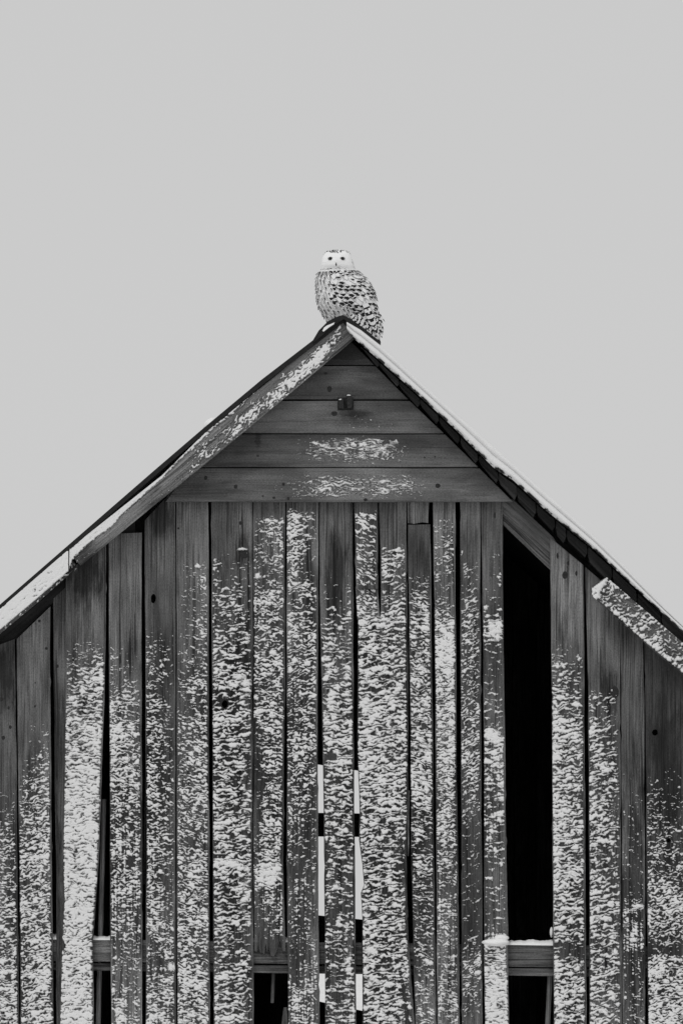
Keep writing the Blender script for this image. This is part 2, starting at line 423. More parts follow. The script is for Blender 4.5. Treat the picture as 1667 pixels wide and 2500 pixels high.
H = 2560
vboard('board', [(1500, -45), (4000, -38)], [(1500, 36), (1600, 37.5), (2100, 44), (2500, 48), (4000, 52)], (1590, 1560), tone=.8, seed=11, y=.002, tilt=.1,
       snow=[(1850, 0, 0), (1920, .10, .02), (2000, .22, .12), (2060, .42, .35), (2150, .55, .5), (2300, .62, .55), (2420, .78, .72), (H, .8, .78)])
vboard('board', [(1500, 42), (1600, 42), (2100, 47.4), (2500, 52), (4000, 56)], [(1480, 123), (1600, 123), (2100, 127), (2500, 132.6), (4000, 138)], (1560, 1480), tone=1.25, seed=12, y=-.001, tilt=.18,
       snow=[(1730, 0, 0), (1760, .0, .10), (1850, .02, .32), (1900, .15, .5), (1950, .4, .6), (2050, .62, .74), (2200, .74, .74), (2300, .66, .62), (2400, .74, .74), (H, .72, .72)])
vboard('board', [(1430, 131), (1600, 131), (2100, 137), (2500, 138), (4000, 140)], [(1430, 164), (2100, 168), (4000, 168)], (1461, 1430), tone=.8, seed=13, y=.028)
vboard('board', [(1400, 162), (1700, 160.5), (2100, 155), (2150, 156), (2200, 158), (2290, 152), (2310, 161), (2322, 152), (2500, 147), (4000, 130)],
       [(1300, 260), (1600, 258.5), (1700, 256), (2100, 242), (2160, 238), (2300, 228), (2500, 230), (4000, 215)], (1400, 1320), tone=1.0, seed=14, dust=.9, y=-.004, tilt=.05, su=20, sv=6.5, hmax=.014,
       label='board leaning out of plumb, almost wholly plastered with snow',
       snow=[(1560, 0, .0), (1590, .05, .35), (1640, .35, .75), (1700, .45, .82), (1800, .80, .85), (1900, .88, .88), (2100, .93, .93), (2240, .9, .86), (2300, .92, .90), (H, .93, .93)])
vboard('board', [(1300, 266), (1600, 267), (2100, 269), (2500, 272), (4000, 280)], [(1300, 347), (1600, 346), (2100, 348), (2500, 348), (4000, 352)], (1303, 1300), tone=1.15, seed=15, y=.003, streak=.7,
       snow=[(1570, 0, 0), (1600, .30, .02), (1660, .35, .02), (1700, .75, .30), (1760, .82, .42), (1860, .85, .52), (1940, .6, .55), (2000, .45, .55), (2100, .55, .55), (2200, .62, .52), (2280, .52, .45), (2320, .22, .22), (2380, .35, .3), (2450, .55, .42), (H, .5, .4)])
vboard('board', [(1200, 353.6), (1600, 355), (2100, 358), (2500, 356), (4000, 358)], [(1200, 428.5), (4000, 432)], (1270, 1190), tone=.85, seed=16, y=0, streak=.5,
       holes=[(375, 1462, 6, 12)],
       snow=[(1520, 0, 0), (1560, .32, .08), (1640, .38, .10), (1720, .5, .16), (1800, .6, .14), (1900, .66, .22), (2050, .66, .25), (2150, .68, .28), (2260, .78, .35), (2290, .35, .5), (2370, .3, .2), (2400, .6, .5), (H, .8, .55)])
vboard('board', [(1200, 431), (4000, 435)], [(1200, 509), (2100, 512), (2500, 513), (4000, 515)], (1200, 1180), tone=1.05, seed=17, y=-.002, tilt=-.1,
       snow=[(1360, 0, 0), (1400, .0, .35), (1480, .0, .5), (1560, .0, .55), (1650, .10, .62), (1740, .28, .6), (1850, .42, .55), (2000, .5, .55), (2130, .55, .58), (2240, .66, .66), (2340, .7, .66), (H, .72, .7)])
vboard('board', [(1200, 516), (1700, 518), (2500, 522), (4000, 525)], [(1200, 617), (2100, 617.5), (2500, 619.6), (4000, 622)], (1200, 1200), tone=.78, seed=18, y=.001, su=22, sv=7.5, hmax=.013, tilt=.08,
       holes=[(549, 1719, 7.5, 9)], label='wide dark board with knots and a round knot hole',
       snow=[(1335, 0, 0, 0), (1370, .16, .06, .12), (1420, .36, .15, .22), (1500, .52, .3, .35), (1570, .62, .35, .22), (1620, .72, .3, .45), (1700, .7, .6, .6), (1850, .72, .6, .5), (1960, .78, .6, .45), (2080, .76, .62, .6), (2110, .9, .7, .8), (2150, .6, .7, .5), (2240, .72, .5, .55), (2300, .6, .25, .3), (2370, .72, .45, .5), (H, .82, .6, .72)])
vboard('board', [(1200, 618.6), (2100, 618.5), (2340, 621), (2500, 622)], [(1200, 696), (1700, 696), (2100, 691), (2340, 697), (2500, 698)], (1200, 1200), bottom=2322, tone=.8, seed=19, y=.004, streak=.8,
       extra_bottom=[(628, 2324), (631, 2308), (635, 2326), (641, 2327), (646, 2329), (649, 2304), (652, 2326), (656, 2312), (661, 2334), (668, 2336), (674, 2326), (679, 2316), (684, 2296), (688, 2322)],
       label='broken board with a splintered lower end above a gap', ends=(1200, 2300),
       snow=[(1250, 0, 0, 0), (1275, .1, .45, .35), (1330, .12, .55, .4), (1400, .2, .45, .35), (1440, .6, .55, .55), (1560, .45, .62, .5), (1640, .5, .62, .5), (1750, .35, .6, .6), (1800, .05, .6, .6), (1900, .06, .5, .6), (2000, .05, .5, .6), (2090, .1, .55, .6), (2125, .75, .9, .9), (2150, .8, .9, .9), (2175, .25, .3, .5), (2240, .15, .35, .65), (2280, .02, .35, .3), (2320, 0, .05, 0)])
vboard('board', [(1200, 699), (1700, 700), (2100, 701), (2500, 703), (4000, 706)], [(1200, 778.5), (1700, 776), (2100, 777), (2500, 780), (4000, 783)], (1200, 1200), tone=.95, seed=20, y=-.002, streak=.9, tilt=.1, hmax=.008,
       snow=[(1240, 0, 0), (1255, .75, .3), (1320, .75, .1), (1400, .55, .05), (1460, .4, .35), (1540, .55, .55), (1650, .55, .55), (1800, .55, .5), (1900, .5, .42), (1960, .35, .38), (2060, .22, .25), (2200, .18, .2), (2330, .15, .3), (2400, .5, .35), (H, .6, .4)])
vboard('board', [(1200, 780), (1500, 781), (1700, 786), (2100, 792), (2500, 793), (4000, 796)], [(1200, 861), (1700, 863), (2100, 866), (2500, 870), (4000, 873)], (1200, 1200), tone=.9, seed=21, dust=.45, y=.002, streak=.5, su=24, sv=7.5, hmax=.012,
       snow=[(1400, 0, 0), (1440, .02, .15), (1500, .18, .2), (1560, .42, .4), (1640, .6, .6), (1760, .74, .66), (1850, .72, .66), (1950, .58, .58), (2060, .45, .42), (2150, .3, .3), (2260, .35, .4), (2340, .3, .45), (2420, .42, .5), (H, .66, .6)])
vboard('board', [(1200, 863.5), (1440, 870)], [(1200, 922), (1440, 923)], (1200, 1200), bottom=1438, tone=1.0, seed=22, y=-.024, tilt=-.35, su=15, sv=8, ends=(1200, 1434), label='short patch board nailed over the gap, ending half way up',
       snow=[(1245, 0, 0), (1262, .75, .6), (1300, .6, .35), (1360, .55, .5), (1400, .5, .4), (1434, .22, .15)])
wl = [(1200, 924.5), (1280, 922), (1340, 923), (1440, 926), (1505, 927), (1513, 925.5), (1516, 923), (1517, 872), (1700, 873), (1840, 872), (1986, 878), (2050, 876), (2110, 884), (2160, 888), (2180, 880), (2250, 884), (2500, 884), (4000, 886)]
wr = [(1200, 991), (1700, 996), (1860, 997), (2000, 996), (2090, 992), (2230, 994), (2300, 997), (2380, 1003), (2500, 1011), (4000, 1020)]
wide = vboard('board', [(1200, 924.5), (1280, 926), (1340, 929), (1440, 930), (1512, 928.5), (1513, 873), (1700, 873), (1840, 872), (1986, 878), (2050, 876), (2110, 884), (2160, 888), (2180, 880), (2250, 884), (2500, 884), (4000, 886)],
       wr, (1200, 1200), tone=.9, seed=23, y=0, label='widest board, split near its top with a frayed right edge')
board_snow(wide, [(1200, 928), (1440, 930), (1516, 928)], wr, [(1330, 0, 0), (1345, .5, .45), (1420, .55, .4), (1516, .62, .45), (1520, .62, .45)], 0, 231, tilt=.15, su=22, sv=7, hmax=.012)
board_snow(wide, [(1517, 873), (1700, 873), (1840, 872), (1986, 878), (2050, 876), (2110, 884), (2160, 888), (2180, 880), (2250, 884), (2500, 884), (4000, 886)], wr,
       [(1512, .75, .5), (1620, .78, .55), (1700, .75, .66), (1850, .84, .7), (1950, .76, .66), (2040, .62, .5), (2120, .6, .5), (2200, .72, .66), (2290, .62, .6), (2350, .75, .62), (2450, .68, .6), (H, .8, .7)], 0, 23, dust=.35, tilt=.12, su=24, sv=7, hmax=.013, streak=.25)
patchb = vboard('board', [(1432, 868), (1520, 872), (1540, 873)], [(1432, 921), (1470, 924), (1505, 927), (1540, 928)], (1432, 1436), bottom=1512.5, tone=.85, seed=24, y=.001, ends=(1432, 1512), tilt=-.2,
       snow=[(1438, .8, .1), (1460, .85, .2), (1512, .8, .75), (1540, .8, .8)])
vboard('splinter', [(1900, 997), (2060, 994), (2300, 990)], [(1900, 1000), (2060, 999), (2300, 991)], (1930, 1930), bottom=2090, tone=1, y=-.003, th=.012)
slab('splinter', P(rough_poly([(980, 2150), (990, 2250), (996, 2238), (992, 2160), (986, 2090), (980, 2060)], .5)), -.006, .01, WOOD, barn, color=1.0)
slab('splinter', P(rough_poly([(972, 2370), (985, 2450), (992, 2520), (1002, 2520), (990, 2420), (980, 2370)], .5)), -.012, .0, WOOD, barn, color=1.0)
vboard('board', [(1200, 992.5), (1278, 994.5)], [(1200, 1047), (1278, 1045)], (1200, 1200), bottom=1277, tone=1.3, seed=25, y=-.003, label='short pale stub of board under the gable planks',
       extra_bottom=[(1010, 1279), (1030, 1275)])
vboard('board', [(1280, 995.5), (1600, 999), (1700, 1001), (2100, 1003), (2500, 1014), (4000, 1018)], [(1280, 1050), (1700, 1055.5), (2100, 1060), (2500, 1064), (4000, 1068)], (1281, 1280), tone=.95, seed=26, dust=.5, y=.003, tilt=-.1, su=20, hmax=.012,
       snow=[(1390, 0, 0), (1410, .15, .25), (1450, .45, .5), (1530, .62, .6), (1650, .68, .62), (1800, .75, .7), (1950, .75, .72), (2000, .55, .5), (2080, .32, .35), (2250, .35, .35), (2400, .3, .35), (H, .4, .4)])
vboard('board', [(1200, 1055.5), (1700, 1062.6), (2500, 1067), (4000, 1072)], [(1200, 1111), (1700, 1113), (2100, 1118), (2500, 1121.5), (4000, 1125)], (1200, 1200), tone=.95, seed=27, dust=.6, y=-.001, streak=.8, su=19, sv=5.6,
       snow=[(1255, 0, 0), (1280, .25, .15), (1340, .35, .3), (1390, .2, .15), (1440, .25, .2), (1480, .45, .4), (1520, .7, .72), (1570, .9, .93), (1650, .88, .88), (1720, .8, .8), (1850, .7, .72), (1980, .62, .62), (2080, .45, .45), (2180, .3, .3), (2330, .45, .42), (H, .5, .45)])
vboard('board', [(1200, 1121.5), (1260, 1124), (1274, 1123), (1700, 1124), (2100, 1126), (2500, 1127), (4000, 1130)], [(1200, 1172), (1700, 1174), (2500, 1178), (4000, 1182)], (1200, 1200), tone=1.2, seed=28, y=.001, tilt=.35,
       snow=[(1330, 0, 0), (1360, .14, .02), (1420, .2, .2), (1500, .4, .4), (1560, .5, .42), (1700, .55, .5), (1850, .58, .5), (1950, .42, .35), (2020, .12, .08), (2150, .12, .06), (2280, .1, .1), (2300, .15, .55), (2330, .2, .45), (2360, .5, .5), (2420, .45, .4), (2460, .12, .08), (H, .12, .08)])
vboard('board', [(1200, 1173.6), (1700, 1180), (2100, 1181), (2330, 1182)], [(1200, 1225.4), (1700, 1230.5), (2100, 1236), (2330, 1240)], (1200, 1200), bottom=2298, tone=.95, seed=29, dust=.5, y=-.001, streak=1.0, ends=(1200, 2296), su=22, sv=9,
       snow=[(1330, 0, 0), (1400, .05, .18), (1500, .15, .25), (1518, .7, .85), (1565, .8, .7), (1580, .25, .2), (1660, .12, .05), (1680, .5, .12), (1700, .35, .2), (1770, .2, .3), (1785, .72, .78), (1900, .6, .7), (1960, .35, .4), (2030, .4, .35), (2150, .22, .25), (2240, .12, .25), (2275, .2, .15), (2290, .8, .8), (2299, .95, .95)])
lowb = vboard('board', [(2296, 1180), (2500, 1183), (4000, 1186)], [(2296, 1238), (2500, 1242), (4000, 1246)], (2308, 2308), tone=.9, seed=30, dust=1.0, y=-.022, hmax=.012, su=22,
       label='short lower board beside the opening with a cap of snow',
       snow=[(2312, .7, .6), (2350, .8, .75), (2420, .88, .95), (H, .85, .97)])
vboard('board', [(1330, 1342), (1700, 1345.5), (2200, 1349), (2500, 1351), (4000, 1355)], [(1380, 1424), (1700, 1425.5), (2100, 1428), (2500, 1431), (4000, 1436)], (1312, 1380), tone=1.2, seed=31, dust=.35, y=-.003, tilt=.12, su=20, sv=7, hmax=.013,
       snow=[(1555, 0, 0), (1590, .35, .05), (1650, .62, .12), (1720, .82, .4), (1800, .86, .5), (1950, .9, .52), (2100, .88, .55), (2220, .8, .5), (2290, .65, .35), (2320, .2, .15), (2334, .15, .1), (2342, .85, .3), (2400, .9, .5), (H, .92, .55)])
vboard('board', [(1380, 1428.5), (1700, 1434.7), (2200, 1438), (2500, 1438), (4000, 1442)], [(1440, 1510), (1700, 1514), (2500, 1517.5), (4000, 1522)], (1384, 1455), tone=.82, seed=32, y=.002, tilt=.2, su=20, sv=7.5, hmax=.013,
       snow=[(1670, 0, 0), (1700, .5, .0), (1780, .72, .02), (1850, .76, .2), (1950, .8, .35), (2050, .78, .38), (2120, .55, .2), (2200, .85, .42), (2270, .75, .5), (2330, .6, .45), (2400, .66, .42), (H, .75, .45)])
vboard('board', [(1440, 1512), (1700, 1515), (2500, 1519.5), (4000, 1523)], [(1500, 1568.5), (1700, 1571), (2500, 1574.6), (4000, 1580)], (1460, 1520), tone=1.15, seed=33, y=-.003, streak=1.0,
       snow=[(1840, 0, 0), (1880, .04, .04), (1960, .06, .14), (2050, .1, .12), (2180, .12, .1), (2200, .35, .4), (2225, .3, .35), (2240, .05, .05), (2265, .3, .4), (2310, .35, .5), (2330, .1, .1), (2400, .2, .35), (H, .25, .25)])
vboard('board', [(1500, 1571), (1700, 1574), (2500, 1580.6), (4000, 1586)], [(1500, 1690), (4000, 1695)], (1520, 1620), tone=.72, seed=34, y=.002, tilt=.15,
       holes=[(1598, 1788, 7, 8), (1631, 2052, 4.5, 5)], label='wide dark board at the right with a round knot hole',
       snow=[(1860, 0, 0), (1900, .16, .02), (1960, .25, .12), (2050, .35, .12), (2110, .45, .22), (2150, .6, .45), (2250, .72, .62), (2290, .5, .4), (2310, .08, .12), (2325, .1, .15), (2340, .7, .55), (2400, .8, .7), (H, .85, .72)])
# boards beyond the frame
u = -48
for i in range(8):
    wd = random.uniform(78, 104); tp = lerp(LTOP, u - wd / 2) + 30
    vboard('board', [(1500, u - wd), (4000, u - wd + 6)], [(1500, u - 4), (4000, u + 2)], (tp + wd * .45, tp - wd * .3), tone=random.uniform(.8, 1.2), y=random.uniform(-.003, .003),
           seed=60 + i, snow=[(max(tp + 60, 1850), 0, 0), (2200, .5, .5), (H, .75, .75)] if i < 2 else None, step=2.4)
    u -= wd
u = 1694
for i in range(8):
    wd = random.uniform(78, 104); tp = lerp(RTOP, u + wd / 2) + 45
    vboard('board', [(1500, u + 3), (4000, u + 9)], [(1500, u + wd), (4000, u + wd + 6)], (tp - wd * .3, tp + wd * .45), tone=random.uniform(.8, 1.2), y=random.uniform(-.003, .003),
           seed=80 + i, snow=[(max(tp + 60, 1900), 0, 0), (2250, .5, .5), (H, .75, .75)] if i < 2 else None, step=2.4)
    u += wd

# ---------------- horizontal gable planks, proud of the boards
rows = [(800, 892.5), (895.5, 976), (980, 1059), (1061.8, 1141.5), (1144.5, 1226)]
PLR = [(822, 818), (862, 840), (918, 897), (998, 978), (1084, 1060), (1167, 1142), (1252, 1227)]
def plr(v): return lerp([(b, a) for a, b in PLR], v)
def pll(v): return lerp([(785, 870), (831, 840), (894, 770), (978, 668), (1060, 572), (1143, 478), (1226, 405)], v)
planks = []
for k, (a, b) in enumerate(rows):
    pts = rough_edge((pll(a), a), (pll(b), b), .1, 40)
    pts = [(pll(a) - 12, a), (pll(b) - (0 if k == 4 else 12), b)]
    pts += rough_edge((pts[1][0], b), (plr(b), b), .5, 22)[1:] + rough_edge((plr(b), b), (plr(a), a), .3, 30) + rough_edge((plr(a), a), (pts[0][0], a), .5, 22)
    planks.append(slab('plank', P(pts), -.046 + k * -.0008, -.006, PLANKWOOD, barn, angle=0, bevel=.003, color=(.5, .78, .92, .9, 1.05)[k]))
def rect_snow(parent, u0, u1, v0, v1, dfun, y0, seed, step=1.6, **kw):
    U, V = np.meshgrid(np.arange(u0, u1, step), np.arange(v0, v1, step))
    hm = kw.pop('hmax', .008)
    f = snow_field_of(U, V, dfun(U, V), seed, **kw)
    return height_mesh('snow', parent, U, V, f, relief(f, U, V, seed, hm), y0, SNOW, dust=1.1 * np.clip(dfun(U, V) * 2.2, 0, 1))
def blob(U, V, cu, cv, ru, rv, amp): return amp * np.exp(-(np.abs((U - cu) / ru) ** 3 + np.abs((V - cv) / rv) ** 3))
THIN[0] = .52
rect_snow(planks[3], 720, 1000, 1064, 1140, lambda U, V: blob(U, V, 862, 1100, 118, 26, .62) + blob(U, V, 880, 1084, 70, 12, .2), -.0484, 41, su=32, sv=4.6, fine=.6, hmax=.007)
rect_snow(planks[4], 670, 1080, 1147, 1222, lambda U, V: blob(U, V, 850, 1190, 150, 26, .56) + blob(U, V, 990, 1185, 60, 18, .15), -.0492, 42, su=34, sv=4.6, fine=.6, hmax=.007)
rect_snow(planks[2], 780, 960, 1005, 1056, lambda U, V: blob(U, V, 880, 1035, 80, 20, .10), -.0476, 43, su=18, sv=2.6, hmax=.003)

THIN[0] = 1.0
for bu, bv, ru_, rv_ in [(584, 1652, 20, 9), (600, 1668, 16, 11), (630, 1406, 9, 9), (592, 1340, 14, 4), (1210, 1540, 19, 13), (1209, 1800, 16, 22), (560, 2108, 34, 9), (655, 2132, 38, 10), (420, 2361, 13, 13), (1480, 1880, 16, 9),
                          (307, 1852, 18, 6), (1556, 2212, 18, 6), (1545, 2294, 14, 7), (820, 2165, 10, 8), (905, 2320, 20, 14), (1180, 2350, 14, 7), (530, 2020, 22, 8), (1500, 2325, 10, 10)]:
    U, V = np.meshgrid(np.arange(bu - ru_ * 1.6, bu + ru_ * 1.6, 1.3), np.arange(bv - rv_ * 1.6, bv + rv_ * 1.6, 1.3))
    q = np.hypot((U - bu) / ru_, (V - bv) / rv_) + .55 * pn(U / 7, V / 5, int(bu)) + .35 * pn(U / 3, V / 2.4, int(bv))
    f = (1 - q) * 1.6
    tgt = [c for c in barn.children if c.name.startswith('board') and min(w_.co.x for w_ in c.data.vertices) < X(bu) < max(w_.co.x for w_ in c.data.vertices) and min(w_.co.z for w_ in c.data.vertices) < Z(bv) < max(w_.co.z for w_ in c.data.vertices)]
    if tgt:
        y_b = min(w_.co.y for w_ in tgt[0].data.vertices)
        xs_ = [w_.co.x for w_ in tgt[0].data.vertices if abs(w_.co.z - Z(bv)) < .12]
        if len(xs_) < 4: continue
        f = f - 4 * np.clip((min(xs_) + .006 - X(U)) / .006, 0, 1) - 4 * np.clip((X(U) - max(xs_) + .006) / .006, 0, 1)
        height_mesh('snow', tgt[0], U, V, f, relief(f, U, V, int(bu), .012), y_b - .001, SNOW)

# knots: dark eyes slightly proud of the wood
def knot(parent, u, v, ru, rv, y):
    n = 12; vs = [(X(u), y - .0022, Z(v))]; r1 = ellipse_loop(u, v, ru * .7, rv * .7, n); r2 = ellipse_loop(u, v, ru, rv, n)
    vs += [(x, y - .0018, z) for x, z in r1] + [(x, y + .001, z) for x, z in r2]; fs = []
    for i in range(n):
        j = (i + 1) % n; fs += [(0, 1 + j, 1 + i), (1 + i, 1 + j, 1 + n + j, 1 + n + i)]
    me = bpy.data.meshes.new('knot'); me.from_pydata(vs, [], fs)
    link('knot', me, KNOT, parent)
for k, u, v, ru, rv in [(1, 804, 951, 6, 8), (1, 795, 913, 5, 3), (2, 816, 1011, 8, 6), (3, 630, 1114, 4, 2.5), (3, 833, 1089, 3, 3), (3, 1036, 1118, 2.5, 2), (3, 1061, 1116, 2, 2),
                        (4, 576, 1189, 5, 5.5), (4, 503, 1168, 4, 6), (4, 1068, 1187, 6.5, 6.5), (4, 892, 1221, 5, 4), (4, 692, 1183, 4, 4), (4, 669, 1216, 4, 3), (4, 704, 1218, 4, 4), (4, 642, 1212, 3, 2)]:
    knot(planks[k], u, v, ru, rv, -.0465 - k * .0008)
BOARDS = [c for c in barn.children if c.name.startswith('board')]
def board_at(u, v):
    for o in BOARDS:
        xs = [w_.co.x for w_ in o.data.vertices if abs(w_.co.z - Z(v)) < .25]
        if xs and min(xs) < X(u) < max(xs): return o
for u, v, ru, rv in [(587, 1277, 4, 5), (597, 1352, 12, 13), (585, 1622, 16, 12), (114, 1583, 4, 4), (97, 1516, 4, 4), (140, 1626, 4.5, 5), (5, 1707, 4, 6), (22, 1728, 3, 5), (26, 1775, 4, 5), (9, 1801, 5, 6),
                     (87, 1667, 2, 2), (86, 1724, 2.5, 3), (307, 1863, 10, 11), (566, 2443, 12, 13), (545, 2192, 8, 8), (1360, 1357, 3, 8), (1386, 1375, 3, 6), (1378, 1404, 7, 11), (1406, 1400, 3, 7), (1499, 1690, 12, 18),
                     (1403, 1762, 10, 14), (1478, 2118, 8, 12), (294, 1610, 3, 14), (436, 1290, 3, 3), (902, 2246, 6, 6), (965, 1356, 9, 11), (890, 1600, 9, 10), (1207, 1258, 2.5, 9), (1290, 1260, 2, 2), (586, 1973, 8, 10), (700 - 95, 1750, 4, 9)]:
    o = board_at(u, v)
    if o: knot(o, u, v, ru, rv, min(w_.co.y for w_ in o.data.vertices))
for o in BOARDS: pass

# ---------------- left verge (fascia) boards
FY = -.128
fas1 = slab('verge_board', P(rough_poly([(839.5, 784), (864, 832), (720, 954), (500, 1138), (398, 1220), (199, 1384), (176, 1356), (168, 1346), (398, 1163), (500, 1062), (700, 898)], .5, 18)), FY, -.1, WOOD, barn, angle=39.5, color=1.35,
            label='upper left verge board streaked with snow')
fas2 = slab('verge_board', P(rough_poly([(166, 1348), (191, 1387), (100, 1468), (0, 1552), (-120, 1658), (-900, 2335), (-900, 2278), (0, 1492)], .6, 18)), FY + .01, -.09, WOOD, barn, angle=40, color=.9,
            label='lower left verge board plastered white')
def strip_snow(parent, name, us, top, bot, dfun, y0, seed, hmax=.01, step=1.6, t0=0., t1=1., hfun=None, rot=0., edge_px=1.5, label=None, ffix=None, **kw):
    uu = np.arange(us[0], us[1], step)
    vt = np.interp(uu, [p[0] for p in top], [p[1] for p in top]); vb = np.interp(uu, [p[0] for p in bot], [p[1] for p in bot])
    nn = max(6, int((vb - vt).max() / step)); t = np.linspace(t0, t1, nn)
    V = vt[None, :] * (1 - t[:, None]) + vb[None, :] * t[:, None]; U = np.repeat(uu[None, :], nn, 0); T = np.repeat(t[:, None], len(uu), 1)
    dist = np.minimum(T - t0, t1 - T) * (vb - vt)[None, :]
    edge = np.clip((edge_px - dist) / 2, 0, 2) * 1.5 + np.clip((3 - (U - us[0])) / 3, 0, 1) * 2
    f = snow_field_of(U, V, dfun(U, T, V), seed, edge=edge, rot=rot, **kw)
    if ffix is not None: f = ffix(U, T, V, f)
    h = relief(f, U, V, seed, hmax)
    if hfun is not None: h = np.where(f > 0, h + hfun(U, T, V), h)
    return height_mesh(name, parent, U, V, f, h, y0, SNOW, label=label)
A1 = [(168, 1346), (398, 1163), (500, 1062), (700, 898), (839, 785)]; B1 = [(168, 1410), (198, 1386), (398, 1220), (500, 1138), (720, 954), (864, 832)]
def d_f1(U, T, V):
    c = lambda pts: np.interp(U, [p[0] for p in pts], [p[1] for p in pts])
    wedge = c([(168, 1.0), (178, .5), (200, .42), (233, .40), (270, .46), (296, .34), (350, .24), (400, .16), (430, .08), (500, .14), (560, .10), (620, .04)])
    wd = np.clip((wedge - T) / .06, -1, 1) * .5 + .5
    ctr = c([(380, .75), (500, .62), (600, .72), (700, .66), (780, .58), (830, .40)])
    wid = c([(380, .3), (500, .34), (600, .34), (700, .33), (770, .34), (830, .3)])
    am = c([(380, .06), (440, .16), (500, .32), (560, .5), (640, .62), (700, .74), (760, .78), (800, .93), (822, .75), (835, .2)])
    cross = am * np.exp(-np.abs((T - ctr) / wid) ** 3) + np.where((U > 470) & (U < 790), .16, .03) * (T > .12) * (T < .92)
    return np.clip(np.maximum(wd * .975 * (U < 640), cross), 0, .98)
THIN[0] = .72
strip_snow(fas1, 'snow', (172, 838), A1, B1, d_f1, FY, 51, hmax=.012, rot=R(-40), su=16, sv=6, ffix=lambda U, T, V, f: np.where((d_f1(U, T, V) > .93) & (U < 420), np.maximum(f, 1.0), f))
THIN[0] = 1.3
A2 = [(-900, 2278), (0, 1492), (166, 1348)]; B2_ = [(-900, 2335), (-120, 1658), (0, 1552), (100, 1468), (191, 1387)]
strip_snow(fas2, 'snow', (-120, 171), A2, B2_, lambda U, T, V: np.where(T < .82, np.where(T > .25, .965, .98), .35), FY + .01, 52, hmax=.024, rot=R(-40), su=14, sv=9, ffix=lambda U, T, V, f: np.where(T < .84, f + 1.0, f))
THIN[0] = 1.0
# snow lump lying on the left slope
def lump(name, cu, cv, ru, rv, ry, y, parent, seed=0, mat=SNOW, label=None):
    n, m = 14, 9; vs, fs = [], []
    for i in range(m):
        ph = math.pi * i / (m - 1)
        for j in range(n):
            th = 2 * math.pi * j / n; k = 1 + .12 * math.sin(3 * th + seed + 2 * ph)
            vs.append((X(cu) + ru / S * math.sin(ph) * math.cos(th) * k, y + ry * math.sin(ph) * math.sin(th) * k, Z(cv) + rv / S * math.cos(ph)))
    for i in range(m - 1):
        for j in range(n): fs.append((i * n + j, i * n + (j + 1) % n, (i + 1) * n + (j + 1) % n, (i + 1) * n + j))
    me = bpy.data.meshes.new(name); me.from_pydata(vs, [], fs)
    for p in me.polygons: p.use_smooth = True
    o = link(name, me, mat, parent, label); o['kind'] = 'stuff'; return o
lump('snow', 522, 1040, 26, 27, .25, .25, roof_l, 1)
slab('snow', P([(787, 813), (791, 805), (798, 800), (808, 796), (817, 792), (815, 797), (804, 804), (790, 815)]), -.172, -.10, SNOW, roof_l, bevel=.0022)['kind'] = 'stuff'

# frieze set back in the shade under the lower left verge
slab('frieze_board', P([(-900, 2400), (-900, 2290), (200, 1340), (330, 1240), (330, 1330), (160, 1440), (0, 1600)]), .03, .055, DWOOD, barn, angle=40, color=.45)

# ---------------- right slope: verge, snow edge, sheathing ends
slab('verge_board', P([(846, 800)] + [(u, v + 22) for u, v in RTOP[2:]] + [(u, v - 1) for u, v in reversed(RSNOW[2:])] + [(862, 826)]), -.15, -.1, DWOOD, barn, angle=-42, label='right verge board buried in snow')
def d_r(U, T, V):
    return np.where(T > .90, .55, np.where(T > .8, .9, .985))
def h_r(U, T, V):
    lower = .030 * np.sin(np.pi * np.clip((T - .42) / .58, 0, 1)) ** .6
    upper = .020 * np.sin(np.pi * np.clip(T / .42, 0, 1)) ** .5
    return np.where(T > .42, lower, upper) + .003 * pn(U / 30, V / 30, 3)
TB = [(u, v + 1) for u, v in RTOP]; TB[0] = (838, 786); TB[1] = (880, 810)
strip_snow(roof_r, 'snow', (846, 1720), TB, RSNOW, d_r, -.152, 53, hmax=.010, hfun=h_r, ffix=lambda U, T, V, f: np.where(T < .84, np.maximum(f, 1.1), f), su=30, sv=20, edge_px=.5, step=1.5, label='thick band of snow along the right roof edge')
# snow lying on the slope itself
slab('snow', P([(930, 850)] + [(u, v + 1) for u, v in RTOP[3:]] + [(u, v + 12) for u, v in reversed(RTOP[3:])] + [(930, 860)]), -.14, BACK + .1, SNOW, roof_r, bevel=.006)['kind'] = 'stuff'
slab('snow', P([(-900, 2254), (0, 1474), (379, 1144), (500, 1040), (740, 848), (750, 856), (500, 1052), (379, 1156), (0, 1486), (-900, 2267)]), .35, BACK + .1, SNOW, roof_l, bevel=.006)['kind'] = 'stuff'
# sheathing pieces showing end-on under the slope
def along(pts, u): return lerp(pts, u)
u = 880
lens = [46, 48, 50, 46, 52, 44, 50, 44, 46, 48, 26, 52, 60, 60, 60, 60]
for k, ln in enumerate(lens):
    g = random.uniform(.8, 2.6); a, b = u + g, u + ln - g
    t1 = lambda q: along(RSNOW, q) + 3; b1 = lambda q: min(along(RUND, q) - 3, along(RSNOW, q) + (30 if q < 1190 else 44))
    hh = random.uniform(.66, 1.0)
    pts = [(a, t1(a)), (b, t1(b)), (b + 2, t1(b) + (b1(b) - t1(b)) * hh * .6), (b - 4, t1(b) + (b1(b) - t1(b)) * hh), (a + 4, t1(a) + (b1(a) - t1(a)) * hh), (a - 1, t1(a) + (b1(a) - t1(a)) * hh * .5)]
    if b1((a + b) / 2) - t1((a + b) / 2) > 10:
        slab('sheathing_board', P(rough_poly(pts, .8, 12)), -.095 + random.uniform(-.01, .01), .3, DWOOD, barn, angle=-45, bevel=.003, color=random.uniform(.3, .75))
    u += ln
